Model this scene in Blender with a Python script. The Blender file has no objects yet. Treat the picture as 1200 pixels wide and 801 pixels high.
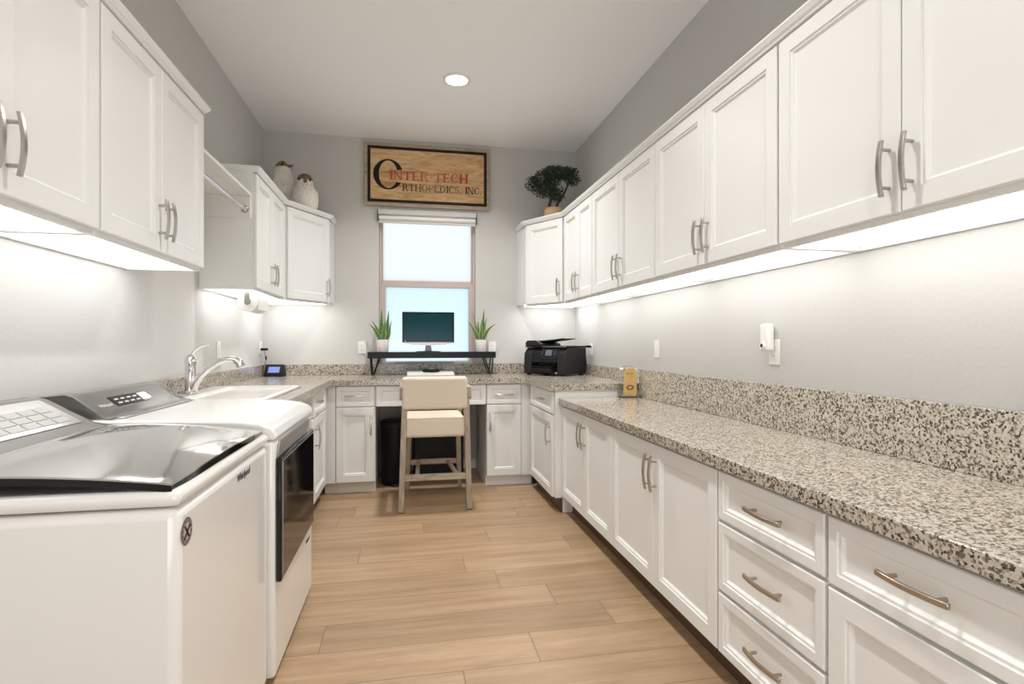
import bpy, bmesh, math, random
from mathutils import Vector, Matrix
PI = math.pi
C = bpy.context.scene.collection
S = bpy.context.scene
rnd = random.Random(7)

# ------------------------------------------------------------------ camera, world, lights, exposure
F_PX, YAW, CAM_H = 634.43, math.radians(10.888), 1.2056
cam = bpy.data.cameras.new('camera'); camo = bpy.data.objects.new('camera', cam); C.objects.link(camo)
camo.location = (0, 0, CAM_H); camo.rotation_euler = (PI/2, 0, -YAW)
cam.sensor_width = 36.0; cam.lens = F_PX/1200*36.0; cam.shift_y = 1.5/1200; cam.clip_start = 0.02
S.camera = camo
S.view_settings.view_transform = 'Standard'; S.view_settings.look = 'None'
S.view_settings.exposure = 0.08; S.view_settings.gamma = 1.0; S.view_settings.use_curve_mapping = False
S.cycles.max_bounces = 10; S.cycles.diffuse_bounces = 6; S.cycles.glossy_bounces = 5
S.cycles.use_denoising = True

w = bpy.data.worlds.new('sky'); S.world = w; w.use_nodes = True
bg = w.node_tree.nodes['Background']; bg.inputs[0].default_value = (.88, .95, 1.0, 1); bg.inputs[1].default_value = 1.12

DOWNLIGHTS = [(.35, 3.95), (.35, 1.75), (.35, -.35)]
DOWN_W, FILL_W, LED_E = (27, 17, 17), 48, 4.4
def area(name, loc, rot, sx, sy, watts, col, shape='RECTANGLE', spread=PI):
    l = bpy.data.lights.new(name, 'AREA'); l.shape = shape; l.size = sx
    if shape == 'RECTANGLE': l.size_y = sy
    l.energy = watts; l.color = col; l.spread = spread
    o = bpy.data.objects.new(name, l); C.objects.link(o); o.location = loc; o.rotation_euler = rot
    return o
for (x, y), dw in zip(DOWNLIGHTS, DOWN_W):
    area('downlight_lamp', (x, y, 3.105), (0, 0, 0), .15, .15, dw, (1, .975, .94), 'DISK', math.radians(135))
# added ambient fill behind the camera, tilted up to brighten ceiling and upper walls
area('ambient_fill', (.2, -1.45, 1.3), (PI/2+.65, 0, 0), 1.6, 2.2, FILL_W, (1, .99, .98))

# ------------------------------------------------------------------ materials
def mat(name, col, rough=.5, metal=0., coat=0., spec=None, emit=None, es=0.):
    m = bpy.data.materials.new(name); m.use_nodes = True
    b = m.node_tree.nodes['Principled BSDF']
    b.inputs['Base Color'].default_value = (*col, 1); b.inputs['Roughness'].default_value = rough
    b.inputs['Metallic'].default_value = metal
    if coat: b.inputs['Coat Weight'].default_value = coat; b.inputs['Coat Roughness'].default_value = .05
    if spec is not None: b.inputs['Specular IOR Level'].default_value = spec
    if emit: b.inputs['Emission Color'].default_value = (*emit, 1); b.inputs['Emission Strength'].default_value = es
    return m
class NT:
    def __init__(s, m): s.t = m.node_tree; s.b = s.t.nodes['Principled BSDF']; s.m = m
    def n(s, typ, **kw):
        x = s.t.nodes.new(typ)
        for k, v in kw.items():
            if k.startswith('i_'):
                k = k[2:]; x.inputs[int(k) if k.isdigit() else k.replace('_', ' ')].default_value = v
            else: setattr(x, k, v)
        return x
    def l(s, a, b): s.t.links.new(a, b)
    def coord(s, which='Object', scale=(1, 1, 1), loc=(0, 0, 0)):
        tc = s.n('ShaderNodeTexCoord'); mp = s.n('ShaderNodeMapping')
        mp.inputs['Scale'].default_value = scale; mp.inputs['Location'].default_value = loc
        s.l(tc.outputs[which], mp.inputs[0]); return mp.outputs[0]
    def noise(s, vec, scale, detail=2, rough=.5, dist=0):
        x = s.n('ShaderNodeTexNoise'); x.inputs['Scale'].default_value = scale; x.inputs['Detail'].default_value = detail
        x.inputs['Roughness'].default_value = rough; x.inputs['Distortion'].default_value = dist
        if vec is not None: s.l(vec, x.inputs['Vector'])
        return x
    def ramp(s, fac, stops, interp='LINEAR'):
        r = s.n('ShaderNodeValToRGB'); r.color_ramp.interpolation = interp
        e = r.color_ramp.elements
        while len(e) > 1: e.remove(e[-1])
        for i, (p, c) in enumerate(stops):
            q = e[0] if i == 0 else e.new(p)
            q.position = p; q.color = (*c, 1) if len(c) == 3 else c
        s.l(fac, r.inputs[0]); return r.outputs[0]
    def mix(s, fac, a, b, mode='MIX'):
        x = s.n('ShaderNodeMix', data_type='RGBA', blend_type=mode)
        for i, v in ((0, fac), (6, a), (7, b)):
            if hasattr(v, 'is_output'): s.l(v, x.inputs[i])
            else: x.inputs[i].default_value = v if i == 0 else (*v, 1)
        return x.outputs[2]
    def bump(s, h, strength=.2, dist=.002):
        x = s.n('ShaderNodeBump'); x.inputs['Strength'].default_value = strength; x.inputs['Distance'].default_value = dist
        s.l(h, x.inputs['Height']); s.l(x.outputs[0], s.b.inputs['Normal'])
    def base(s, c): s.l(c, s.b.inputs['Base Color'])
M = {}
def wallmat(name, col, rough=.85, bump=.25):
    m = mat(name, col, rough); t = NT(m); v = t.coord('Object')
    n = t.noise(v, 55, 3, .55); t.bump(n.outputs[0], bump, .004); return m
M['wall'] = wallmat('wall_paint', (.57, .565, .552))
M['ceiling'] = wallmat('ceiling_paint', (.90, .905, .91), bump=.12)
M['cab'] = mat('cabinet_paint', (.79, .795, .785), .38)
M['steel'] = mat('brushed_nickel', (.50, .48, .45), .30, 1)
M['warm_steel'] = mat('warm_nickel', (.47, .41, .34), .30, 1)
M['chrome'] = mat('chrome', (.80, .80, .80), .07, 1)
M['enamel'] = mat('white_enamel', (.80, .795, .775), .22, coat=.4)
M['sink'] = mat('white_porcelain', (.84, .82, .78), .18, coat=.3)
M['blackplastic'] = mat('black_plastic', (.012, .012, .013), .42, spec=.2)
M['greyplastic'] = mat('dark_grey_plastic', (.022, .022, .024), .45, spec=.2)
M['blackgloss'] = mat('black_gloss', (.005, .005, .006), .06, spec=.45)
M['blackmetal'] = mat('black_painted_metal', (.008, .008, .010), .4, spec=.2)
M['blackwood'] = mat('black_wood', (.010, .010, .014), .3, spec=.2)
M['whiteplastic'] = mat('white_plastic', (.82, .81, .78), .35)
M['paper'] = mat('white_paper', (.86, .85, .83), .9)
M['card'] = mat('cardboard_core', (.20, .12, .08), .8)
M['led'] = mat('led_strip', (.9, .9, .9), .5, emit=(1, .985, .965), es=LED_E)
M['lamp'] = mat('lamp_glow', (.9, .9, .9), .5, emit=(1, .97, .93), es=10)
M['pot'] = mat('white_ceramic_pot', (.80, .78, .75), .45)
M['soil'] = mat('potting_soil', (.06, .04, .03), .95)
M['gold'] = mat('gold_card', (.62, .42, .16), .45, .25)
M['darkgold'] = mat('dark_emblem', (.16, .10, .03), .5)
M['trash'] = mat('black_bin', (.008, .008, .010), .3, spec=.2)
M['frame'] = mat('taupe_vinyl', (.55, .45, .42), .45)
M['blind'] = mat('blind_fabric', (.62, .62, .60), .7)
M['bark'] = mat('bonsai_bark', (.055, .03, .02), .85)
M['tanwood'] = mat('tan_root', (.55, .36, .20), .75)
M['beak'] = mat('beak_horn', (.16, .11, .06), .5)
M['silver'] = mat('silver_plastic', (.45, .45, .46), .3, .7)
M['ink'] = mat('dark_ink', (.05, .05, .055), .5)
M['pale'] = mat('pale_print', (.6, .6, .6), .5)
M['lcdblue'] = mat('lcd_screen', (.05, .07, .2), .3, emit=(.33, .43, .95), es=.62)
M['lcdgrey'] = mat('grey_display', (.12, .14, .18), .2)
M['lidglass'] = mat('tinted_lid_glass', (.60, .60, .585), .05, .85)
M['consolechrome'] = mat('smoked_chrome', (.30, .295, .285), .13, .85)
M['consolelight'] = mat('bright_chrome_panel', (.62, .62, .61), .18, .8)
M['padline'] = mat('pad_grid', (.34, .34, .33), .4)
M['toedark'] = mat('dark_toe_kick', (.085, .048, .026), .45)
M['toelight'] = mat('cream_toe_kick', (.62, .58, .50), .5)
M['red'] = mat('emblem_red', (.52, .36, .33), .5)
M['stickergrey'] = mat('sticker_grey', (.11, .10, .10), .5)
M['stickerprint'] = mat('sticker_print', (.26, .25, .25), .5)
M['shelfwhite'] = mat('melamine', (.80, .79, .76), .45)

def tv_screen():
    m = mat('tv_screen', (.003, .042, .055), .12, spec=.12); return m
M['screen'] = tv_screen()
M['tvframe'] = mat('glossy_black_flare_tint', (.005, .010, .022), .15, spec=.2)  # black gloss with a slight blue of window flare put into the colour

def granite():
    m = mat('granite', (.6, .55, .47), .16, spec=.5); t = NT(m); v = t.coord('Object')
    d = t.noise(v, 60, 2); 
    add = t.n('ShaderNodeVectorMath', operation='MULTIPLY_ADD'); add.inputs[1].default_value = (.006,)*3
    t.l(d.outputs['Color'], add.inputs[0]); t.l(v, add.inputs[2])
    vo = t.n('ShaderNodeTexVoronoi', feature='F1'); vo.inputs['Scale'].default_value = 165; t.l(add.outputs[0], vo.inputs['Vector'])
    sep = t.n('ShaderNodeSeparateColor'); t.l(vo.outputs['Color'], sep.inputs[0])
    c1 = t.ramp(sep.outputs[0], [(0, (.045, .036, .030)), (.14, (.15, .12, .09)), (.27, (.30, .255, .20)), (.40, (.46, .41, .34)), (.64, (.55, .50, .42)), (.86, (.45, .425, .385))], 'CONSTANT')
    big = t.noise(v, 95, 3, .6)
    k = t.ramp(big.outputs[0], [(.36, (1, 1, 1)), (.44, (0, 0, 0))])
    c2 = t.mix(k, c1, (.085, .066, .050))
    k2 = t.ramp(t.noise(v, 70, 2).outputs[0], [(.57, (0, 0, 0)), (.63, (1, 1, 1))])
    c3 = t.mix(k2, c2, (.53, .485, .41))
    t.base(c3); return m
M['granite'] = granite()

def floormat():
    m = mat('wood_look_tile', (.5, .36, .24), .42); t = NT(m)
    uv = t.n('ShaderNodeUVMap'); uv.uv_map = 'plank'
    at = t.n('ShaderNodeAttribute'); at.attribute_name = 'rand'
    mp = t.n('ShaderNodeMapping'); mp.inputs['Scale'].default_value = (1.0, 13, 1); t.l(uv.outputs[0], mp.inputs[0])
    off = t.n('ShaderNodeVectorMath', operation='ADD'); sc = t.n('ShaderNodeVectorMath', operation='SCALE'); sc.inputs['Scale'].default_value = 37
    t.l(at.outputs['Color'], sc.inputs[0]); t.l(mp.outputs[0], off.inputs[0]); t.l(sc.outputs[0], off.inputs[1])
    n1 = t.noise(off.outputs[0], 1.5, 5, .6, .35)
    n2 = t.noise(off.outputs[0], 13, 4, .7, .15)
    c = t.ramp(n1.outputs[0], [(.28, (.32, .205, .118)), (.48, (.41, .277, .165)), (.72, (.49, .348, .22))])
    g = t.ramp(n2.outputs[0], [(.35, (.84, .82, .80)), (.6, (1, 1, 1))])
    c = t.mix(.75, c, g, 'MULTIPLY')
    sep = t.n('ShaderNodeSeparateColor'); t.l(at.outputs['Color'], sep.inputs[0])
    pv = t.ramp(sep.outputs[0], [(0, (.84, .83, .82)), (1, (1.06, 1.06, 1.07))])
    c = t.mix(1, c, pv, 'MULTIPLY')
    e = t.n('ShaderNodeAttribute'); e.attribute_name = 'seam'
    c = t.mix(e.outputs['Fac'], c, (.20, .135, .09))
    t.base(c)
    t.l(t.ramp(n2.outputs[0], [(.3, (.34,)*3), (.7, (.46,)*3)]), t.b.inputs['Roughness'])
    return m
M['floor'] = floormat()

def woodmat(name, a, b, c_, scale=(2, 12, 12), rough=.5):
    m = mat(name, b, rough); t = NT(m); v = t.coord('Object', scale)
    n = t.noise(v, 3.2, 5, .6, 1.2)
    t.base(t.ramp(n.outputs[0], [(.32, a), (.5, b), (.68, c_)])); return m
M['signwood'] = woodmat('sign_pine', (.42, .22, .085), (.63, .40, .19), (.76, .55, .31), (1.3, 7, 7))
M['signedge'] = woodmat('sign_weathered_edge', (.30, .23, .16), (.40, .32, .23), (.46, .38, .29), (1.6, 9, 9), .7)
M['stoolwood'] = woodmat('stool_ash', (.26, .22, .17), (.37, .315, .245), (.46, .40, .32), (14, 14, 2.0), .55)
M['stoolrail'] = woodmat('stool_ash_rail', (.26, .22, .17), (.37, .315, .245), (.46, .40, .32), (2, 14, 14), .55)
def lettermat(name, col, wear):
    m = mat(name, col, .55); t = NT(m); v = t.coord('Object')
    g = t.n('ShaderNodeSeparateXYZ'); t.l(v, g.inputs[0])
    s = t.n('ShaderNodeMath', operation='SUBTRACT'); s.inputs[1].default_value = .03; t.l(g.outputs[0], s.inputs[0])
    a = t.n('ShaderNodeMath', operation='ABSOLUTE'); t.l(s.outputs[0], a.inputs[0])
    r = t.ramp(a.outputs[0], [(.02, (wear,)*3), (.22, (0, 0, 0))])
    n = t.noise(v, 90, 3, .7); k = t.ramp(n.outputs[0], [(.42, (0, 0, 0)), (.56, (1, 1, 1))])
    f = t.mix(1, r, k, 'MULTIPLY'); t.base(t.mix(f, col, (.56, .36, .18))); return m
M['signred'] = lettermat('sign_red_paint', (.55, .055, .03), .85)
M['signblack'] = lettermat('sign_black_paint', (.016, .012, .010), .75)
M['signborder'] = mat('sign_black_border', (.014, .011, .010), .5, spec=.2)
def fabric():
    m = mat('cream_upholstery', (.62, .53, .42), .95); t = NT(m); v = t.coord('Object', (1, 1, 1))
    n = t.noise(v, 420, 2); t.base(t.ramp(n.outputs[0], [(.35, (.62, .545, .44)), (.65, (.74, .66, .55))])); t.bump(n.outputs[0], .3, .001); return m
M['fabric'] = fabric()
def leafmat():
    m = mat('snake_leaf', (.05, .16, .04), .42); t = NT(m); uv = t.n('ShaderNodeUVMap'); uv.uv_map = 'leaf'
    s = t.n('ShaderNodeSeparateXYZ'); t.l(uv.outputs[0], s.inputs[0])
    edge = t.ramp(s.outputs[0], [(0, (1, 1, 1)), (.10, (1, 1, 1)), (.15, (0, 0, 0)), (.85, (0, 0, 0)), (.90, (1, 1, 1))])
    w_ = t.n('ShaderNodeTexWave'); w_.inputs['Scale'].default_value = 3.5; w_.inputs['Distortion'].default_value = 9; w_.bands_direction = 'Y'
    t.l(uv.outputs[0], w_.inputs['Vector'])
    g = t.ramp(w_.outputs[0], [(.3, (.025, .085, .03)), (.8, (.10, .22, .06))])
    t.base(t.mix(edge, g, (.40, .44, .13))); return m
M['leaf'] = leafmat()
def foliage():
    m = mat('bonsai_foliage', (.02, .045, .022), .5); t = NT(m); v = t.coord('Object')
    n = t.noise(v, 45, 2); t.base(t.ramp(n.outputs[0], [(.35, (.010, .022, .014)), (.6, (.028, .060, .030)), (.75, (.075, .12, .055))])); return m
M['foliage'] = foliage()
def birdmat():
    m = mat('carved_bird_cream', (.62, .56, .48), .85); t = NT(m); v = t.coord('Object', (1, 1, .16))
    n = t.noise(v, 95, 4, .7); t.base(t.ramp(n.outputs[0], [(.32, (.52, .45, .37)), (.44, (.72, .67, .61)), (.7, (.80, .77, .72))])); t.bump(n.outputs[0], .5, .004); return m
M['bird'] = birdmat()
M['birdcap'] = woodmat('carved_bird_brown', (.08, .05, .025), (.17, .11, .05), (.26, .18, .09), (14, 14, 14), .8)
def glassmat(name, col):
    m = bpy.data.materials.new(name); m.use_nodes = True; nt = m.node_tree; nt.nodes.clear()
    o = nt.nodes.new('ShaderNodeOutputMaterial'); tr = nt.nodes.new('ShaderNodeBsdfTranslucent'); gl = nt.nodes.new('ShaderNodeBsdfGlossy'); mx = nt.nodes.new('ShaderNodeMixShader')
    tr.inputs[0].default_value = (*col, 1); gl.inputs['Roughness'].default_value = .15; mx.inputs[0].default_value = .04
    nt.links.new(tr.outputs[0], mx.inputs[1]); nt.links.new(gl.outputs[0], mx.inputs[2]); nt.links.new(mx.outputs[0], o.inputs[0]); return m
M['pane'] = glassmat('frosted_pane', (.97, .97, .97))
M['pane2'] = glassmat('frosted_pane_lower', (.89, .975, .99))
def acrylic():
    m = mat('clear_acrylic', (.95, .97, .96), .03); b = m.node_tree.nodes['Principled BSDF']
    b.inputs['Transmission Weight'].default_value = 1.0; b.inputs['IOR'].default_value = 1.2; return m
M['acrylic'] = acrylic()

# ------------------------------------------------------------------ mesh helpers
class MB:
    """collects shapes; build() links them as ONE mesh object"""
    def __init__(s): s.bm = bmesh.new()
    def box(s, lo, hi):
        x0, y0, z0 = lo; x1, y1, z1 = hi
        v = [s.bm.verts.new(p) for p in ((x0,y0,z0),(x1,y0,z0),(x1,y1,z0),(x0,y1,z0),(x0,y0,z1),(x1,y0,z1),(x1,y1,z1),(x0,y1,z1))]
        for f in ((3,2,1,0),(4,5,6,7),(0,1,5,4),(1,2,6,5),(2,3,7,6),(3,0,4,7)): s.bm.faces.new([v[i] for i in f])
        return s
    def prism(s, poly, z0, z1):
        a = [s.bm.verts.new((x, y, z0)) for x, y in poly]; b = [s.bm.verts.new((x, y, z1)) for x, y in poly]
        n = len(poly); s.bm.faces.new(a[::-1]); s.bm.faces.new(b)
        for i in range(n): s.bm.faces.new((a[i], a[(i+1) % n], b[(i+1) % n], b[i]))
        return s
    def extr(s, poly, axis, t0, t1):
        """polygon in the two other axes, extruded along axis"""
        def P(u, v, t): return {'x': (t, u, v), 'y': (u, t, v), 'z': (u, v, t)}[axis]
        a = [s.bm.verts.new(P(u, v, t0)) for u, v in poly]; b = [s.bm.verts.new(P(u, v, t1)) for u, v in poly]
        n = len(poly); s.bm.faces.new(a[::-1]); s.bm.faces.new(b)
        for i in range(n): s.bm.faces.new((a[i], a[(i+1) % n], b[(i+1) % n], b[i]))
        return s
    def loft(s, rings, cap=True, closed=True):
        R = [[s.bm.verts.new(p) for p in r] for r in rings]
        for i in range(len(R)-1):
            n = len(R[i]); m = n if closed else n-1
            for j in range(m):
                try: s.bm.faces.new((R[i][j], R[i][(j+1) % n], R[i+1][(j+1) % n], R[i+1][j]))
                except ValueError: pass
        if cap and closed:
            s.bm.faces.new(R[0][::-1]); s.bm.faces.new(R[-1])
        return s
    def lathe(s, prof, cen=(0, 0), n=24, sx=1, sy=1):
        return s.loft([[(cen[0]+r*sx*math.cos(2*PI*k/n), cen[1]+r*sy*math.sin(2*PI*k/n), z) for k in range(n)] for r, z in prof])
    def tube(s, pts, r, n=10, flat=1.0):
        pts = [Vector(p) for p in pts]; rings = []
        up = None
        for i, p in enumerate(pts):
            d = (pts[min(i+1, len(pts)-1)]-pts[max(i-1, 0)]).normalized()
            if up is None:
                up = Vector((0, 0, 1)) if abs(d.z) < .9 else Vector((1, 0, 0))
            a = d.cross(up).normalized(); b = a.cross(d).normalized(); up = b
            rr = r[i] if isinstance(r, (list, tuple)) else r
            rings.append([p+a*rr*math.cos(2*PI*k/n)+b*rr*flat*math.sin(2*PI*k/n) for k in range(n)])
        return s.loft(rings)
    def beam(s, p0, p1, w, d, side=(1, 0, 0)):
        """rectangular bar from p0 to p1; w across 'side', d across the third direction"""
        p0 = Vector(p0); p1 = Vector(p1); z = (p1-p0).normalized(); x = Vector(side); x = (x-z*x.dot(z)).normalized(); y = z.cross(x)
        f = lambda p: [p-x*w/2-y*d/2, p+x*w/2-y*d/2, p+x*w/2+y*d/2, p-x*w/2+y*d/2]
        return s.loft([f(p0), f(p1)])
    def ball(s, c, r, sc=(1, 1, 1), n=16):
        rings = []
        for i in range(1, n//2):
            t = PI*i/(n//2)
            rings.append([(c[0]+r*sc[0]*math.sin(t)*math.cos(2*PI*k/n), c[1]+r*sc[1]*math.sin(t)*math.sin(2*PI*k/n), c[2]-r*sc[2]*math.cos(t)) for k in range(n)])
        return s.loft(rings)
    def build(s, name, m, parent=None, bev=0, seg=2, sub=0, smooth=True, loc=None, rot=None):
        bmesh.ops.recalc_face_normals(s.bm, faces=s.bm.faces)
        me = bpy.data.meshes.new(name); s.bm.to_mesh(me); s.bm.free()
        me.materials.append(M[m] if isinstance(m, str) else m)
        if smooth:
            me.polygons.foreach_set('use_smooth', [True]*len(me.polygons)); me.set_sharp_from_angle(angle=math.radians(38))
        o = bpy.data.objects.new(name, me); C.objects.link(o)
        if parent: o.parent = parent
        if loc: o.location = loc
        if rot: o.rotation_euler = rot
        if bev:
            b = o.modifiers.new('bevel', 'BEVEL'); b.width = bev; b.segments = seg; b.limit_method = 'ANGLE'; b.angle_limit = math.radians(40); b.harden_normals = False
        if sub:
            b = o.modifiers.new('sub', 'SUBSURF'); b.levels = sub; b.render_levels = sub
        return o
def tag(o, label, cat, group=None):
    o['label'] = label; o['category'] = cat
    if group: o['group'] = group
    return o
def thing(name, label, cat, loc=(0, 0, 0), rz=0, group=None):
    o = bpy.data.objects.new(name, None); o.empty_display_size = .1; C.objects.link(o)
    o.location = loc; o.rotation_euler = (0, 0, rz); return tag(o, label, cat, group)
def struct(o): o['kind'] = 'structure'; return o
def text_mesh(txt, name, m, parent, size, loc, rot, ext=.0006, shear=0, align='CENTER', stretch=1):
    cu = bpy.data.curves.new(name+'_curve', 'FONT'); cu.body = txt; cu.size = size; cu.extrude = ext; cu.align_x = align; cu.align_y = 'CENTER'; cu.shear = shear
    t = bpy.data.objects.new(name+'_curve', cu); C.objects.link(t)
    bpy.context.view_layer.update()
    me = bpy.data.meshes.new_from_object(t.evaluated_get(bpy.context.evaluated_depsgraph_get()))
    bpy.data.objects.remove(t); bpy.data.curves.remove(cu)
    me.name = name; me.materials.clear(); me.materials.append(M[m])
    o = bpy.data.objects.new(name, me); C.objects.link(o); o.parent = parent; o.location = loc; o.rotation_euler = rot; o.scale = (stretch, 1, 1)
    return o

# ------------------------------------------------------------------ room shell
XL, XR, YB, YF, ZC = -1.278, 1.655, 5.224, -1.5, 3.125
# floor: one mesh of planks, plank colour and seams carried as mesh data
def build_floor():
    PW, PL = .213, 1.22
    seams = {0: .495, 1: .878, 2: .678, 3: .45, 4: .302, 5: .95, 6: .49, 7: .10, -1: .20, -2: .80, -3: -.1}
    bm = bmesh.new(); uvl = bm.loops.layers.uv.new('plank'); cl = bm.loops.layers.float_color.new('rand'); se = bm.loops.layers.float_color.new('seam')
    r = random.Random(3)
    def quad(x0, x1, y0, y1, col, sv):
        f = bm.faces.new([bm.verts.new(p) for p in ((x0, y0, 0), (x1, y0, 0), (x1, y1, 0), (x0, y1, 0))])
        for lp in f.loops:
            lp[uvl].uv = (lp.vert.co.x, lp.vert.co.y); lp[cl] = col; lp[se] = (sv, sv, sv, 1)
    g = .0021
    for k in range(-18, 17):
        y0 = max(1.993+k*PW, YF); y1 = min(1.993+(k+1)*PW, YB)
        if y1 <= y0: continue
        s0 = seams.get(k, r.random()*PL)
        x = s0-PL*4
        while x < XR:
            a, b = max(x, XL), min(x+PL, XR)
            if b > a:
                col = (r.random(), r.random(), r.random(), 1)
                quad(a+g, b-g, y0+g, y1-g, col, 0)
                quad(a, a+g, y0, y1, col, 1); quad(b-g, b, y0, y1, col, 1)
                quad(a+g, b-g, y0, y0+g, col, 1); quad(a+g, b-g, y1-g, y1, col, 1)
            x += PL
    me = bpy.data.meshes.new('floor'); bm.to_mesh(me); bm.free(); me.materials.append(M['floor'])
    o = bpy.data.objects.new('floor', me); C.objects.link(o); struct(o)
build_floor()
T = .12
struct(MB().box((XL-T, YF-T, ZC), (XR+T, YB+T, ZC+T)).build('ceiling', 'ceiling', smooth=False))
struct(MB().box((XL-T, YF-T, -.05), (XL, YB+T, ZC)).build('wall_left', 'wall', smooth=False))
struct(MB().box((XR, YF-T, -.05), (XR+T, YB+T, ZC)).build('wall_right', 'wall', smooth=False))
WX0, WX1, WZ0, WZ1 = -.267, .645, .985, 2.46
b = MB()
b.box((XL, YB, -.05), (WX0, YB+T, ZC)).box((WX1, YB, -.05), (XR, YB+T, ZC)).box((WX0, YB, -.05), (WX1, YB+T, WZ0)).box((WX0, YB, WZ1), (WX1, YB+T, ZC))
struct(b.build('wall_back', 'wall', smooth=False))
b = MB(); b.box((XL, YF-T, -.05), (-.6, YF, ZC)).box((1.0, YF-T, -.05), (XR, YF, ZC)).box((-.6, YF-T, 2.4), (1.0, YF, ZC)).box((-.6, YF-T, -.05), (1.0, YF-T+.02, 2.4))
struct(b.build('wall_front', 'wall', smooth=False))
struct(MB().box((-.25, YB-.014, 0), (.645, YB-.001, .09)).build('baseboard_back', 'cab', bev=.004))

# window: taupe frame, two sashes, frosted panes
win = bpy.data.objects.new('window_1', None); C.objects.link(win); win.location = (0, YB, WZ0); struct(win)
def frame_ring(b, x0, x1, z0, z1, l, r, bt, tp, y0, y1):
    b.box((x0, y0, z0), (x0+l, y1, z1)).box((x1-r, y0, z0), (x1, y1, z1)).box((x0+l, y0, z0), (x1-r, y1, z0+bt)).box((x0+l, y0, z1-tp), (x1-r, y1, z1))
b = MB(); frame_ring(b, WX0+.001, WX1-.001, .001, WZ1-WZ0-.001, .02, .02, .015, .02, .055, .115); b.build('window_frame', 'frame', win, bev=.003)
b = MB(); frame_ring(b, WX0+.021, WX1-.021, .79, WZ1-WZ0-.021, .012, .012, .03, .012, .085, .112); u = b.build('upper_sash', 'frame', win, bev=.003)
MB().box((WX0+.033, .095, .82), (WX1-.033, .1, WZ1-WZ0-.033)).build('window_pane', 'pane', u)
b = MB(); frame_ring(b, WX0+.021, WX1-.021, .016, .79, .038, .038, .03, .032, .058, .085); u = b.build('lower_sash', 'frame', win, bev=.003)
MB().box((WX0+.059, .068, .046), (WX1-.059, .073, .758)).build('window_pane', 'pane2', u)

# ------------------------------------------------------------------ cabinet kit
def panel_front(w_, h_, f=.056, t=.02):
    bm = MB(); B = bm.bm
    loops = [(0, t), (0, .003), (.003, 0), (f, 0), (f+.0015, .006), (f+.0095, .005), (f+.016, .0125), (f+.019, .0135)]
    rings = [[(i, y, i), (w_-i, y, i), (w_-i, y, h_-i), (i, y, h_-i)] for i, y in loops]
    bm.loft(rings, cap=True); return bm
def handle(parent, x, z, L, vertical, y=0., m='steel', n=12, post=.34, w_=.013):
    """bowed bar pull on two posts, projecting to -y"""
    b = MB(); rings = []
    for i in range(n+1):
        t = i/n-.5; s_ = t*L; yy = y-.026-.010*(1-(2*t)**2)
        hw = w_/2; hd = .0045
        if vertical: rings.append([(x-hw, yy-hd, z+s_), (x+hw, yy-hd, z+s_), (x+hw, yy+hd, z+s_), (x-hw, yy+hd, z+s_)])
        else: rings.append([(x+s_, yy-hd, z-hw), (x+s_, yy+hd, z-hw), (x+s_, yy+hd, z+hw), (x+s_, yy-hd, z+hw)])
    b.loft(rings)
    for sg in (-1, 1):
        q = sg*L*post; p = (x, 0, z+q) if vertical else (x+q, 0, z)
        b.tube([(p[0], y+.0005, p[2]), (p[0], y-.030, p[2])], .0055, 8)
    return b.build('handle', m, parent, bev=.0012, seg=1)
def front(root, kind, x0, x1, z0, z1, h=None, m='steel', f=None):
    w_, hh = x1-x0, z1-z0
    f = f or (.056 if kind == 'door' else .030)
    o = panel_front(w_, hh, f).build(kind, 'cab', root, smooth=False, loc=(x0, 0, z0))
    if h:
        if h[0] == 'v': handle(o, h[1]-x0, h[2]-z0, h[3], True, m=m)
        else: handle(o, h[1]-x0, h[2]-z0, h[3], False, m=m)
    return o
G = .002
UZ0, UZ1 = 1.545, 2.290     # upper cabinets
def upper(label, loc, rz, w_, depth, doors, led=True, name='upper_cabinet', poly=None, m='steel', group='white upper cabinets'):
    """doors: list of (x0, x1, handle_x)"""
    r = thing(name, label, 'cabinet', (loc[0], loc[1], UZ0), rz, group)
    H = UZ1-UZ0; b = MB(); e = .0006
    if poly is None:
        b.box((e, .021, .030), (w_-e, depth, H))
        b.box((e, .021, 0), (.018, depth, .030)).box((w_-.018, .021, 0), (w_-e, depth, .030)).box((.018, .021, 0), (w_-.018, .040, .030)).box((.018, depth-.018, 0), (w_-.018, depth, .030))
    else:
        b.prism(poly, .030, H)
        b.box((.0, .021, 0), (w_, .040, .030))
    b.build('carcass', 'cab', r, smooth=False)
    for x0, x1, hx in doors:
        front(r, 'door', x0+G, x1-G, .015, H-.010, ('v', hx, .140, .155), m=m)
    if led:
        if poly is None: MB().box((.03, .050, .002), (w_-.03, .245, .010)).build('light_bar', 'led', r)
        else:
            cx_ = sum(p[0] for p in poly)/len(poly); cy_ = sum(p[1] for p in poly)/len(poly)
            MB().prism([(cx_+(x-cx_)*.80, cy_+(y-cy_)*.80) for x, y in poly], .012, .020).build('light_bar', 'led', r)
    return r
XRU, XLU = 1.305, -.945
DR = XR-XRU-.002; DL = XLU-XL-.002
ys = [4.453, 3.729, 2.719, 1.732, .740]
names = ['white two-door upper cabinet on the right wall, next to the diagonal corner cabinet',
         'white two-door upper cabinet on the right wall, above the lone white rocker switch',
         'white two-door upper cabinet on the right wall, directly above the plug-in air freshener',
         'white two-door upper cabinet on the right wall nearest the camera, cut by photo edge']
mids = [4.073, 3.224, 2.223, 1.236]
for i in range(4):
    y0, y1 = ys[i], ys[i+1]; w_ = y0-y1; mx = y0-mids[i]
    upper(names[i], (XRU, y0), -PI/2, w_, DR, [(.004, mx, mx-.035), (mx, w_-.004, mx+.035)])
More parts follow.
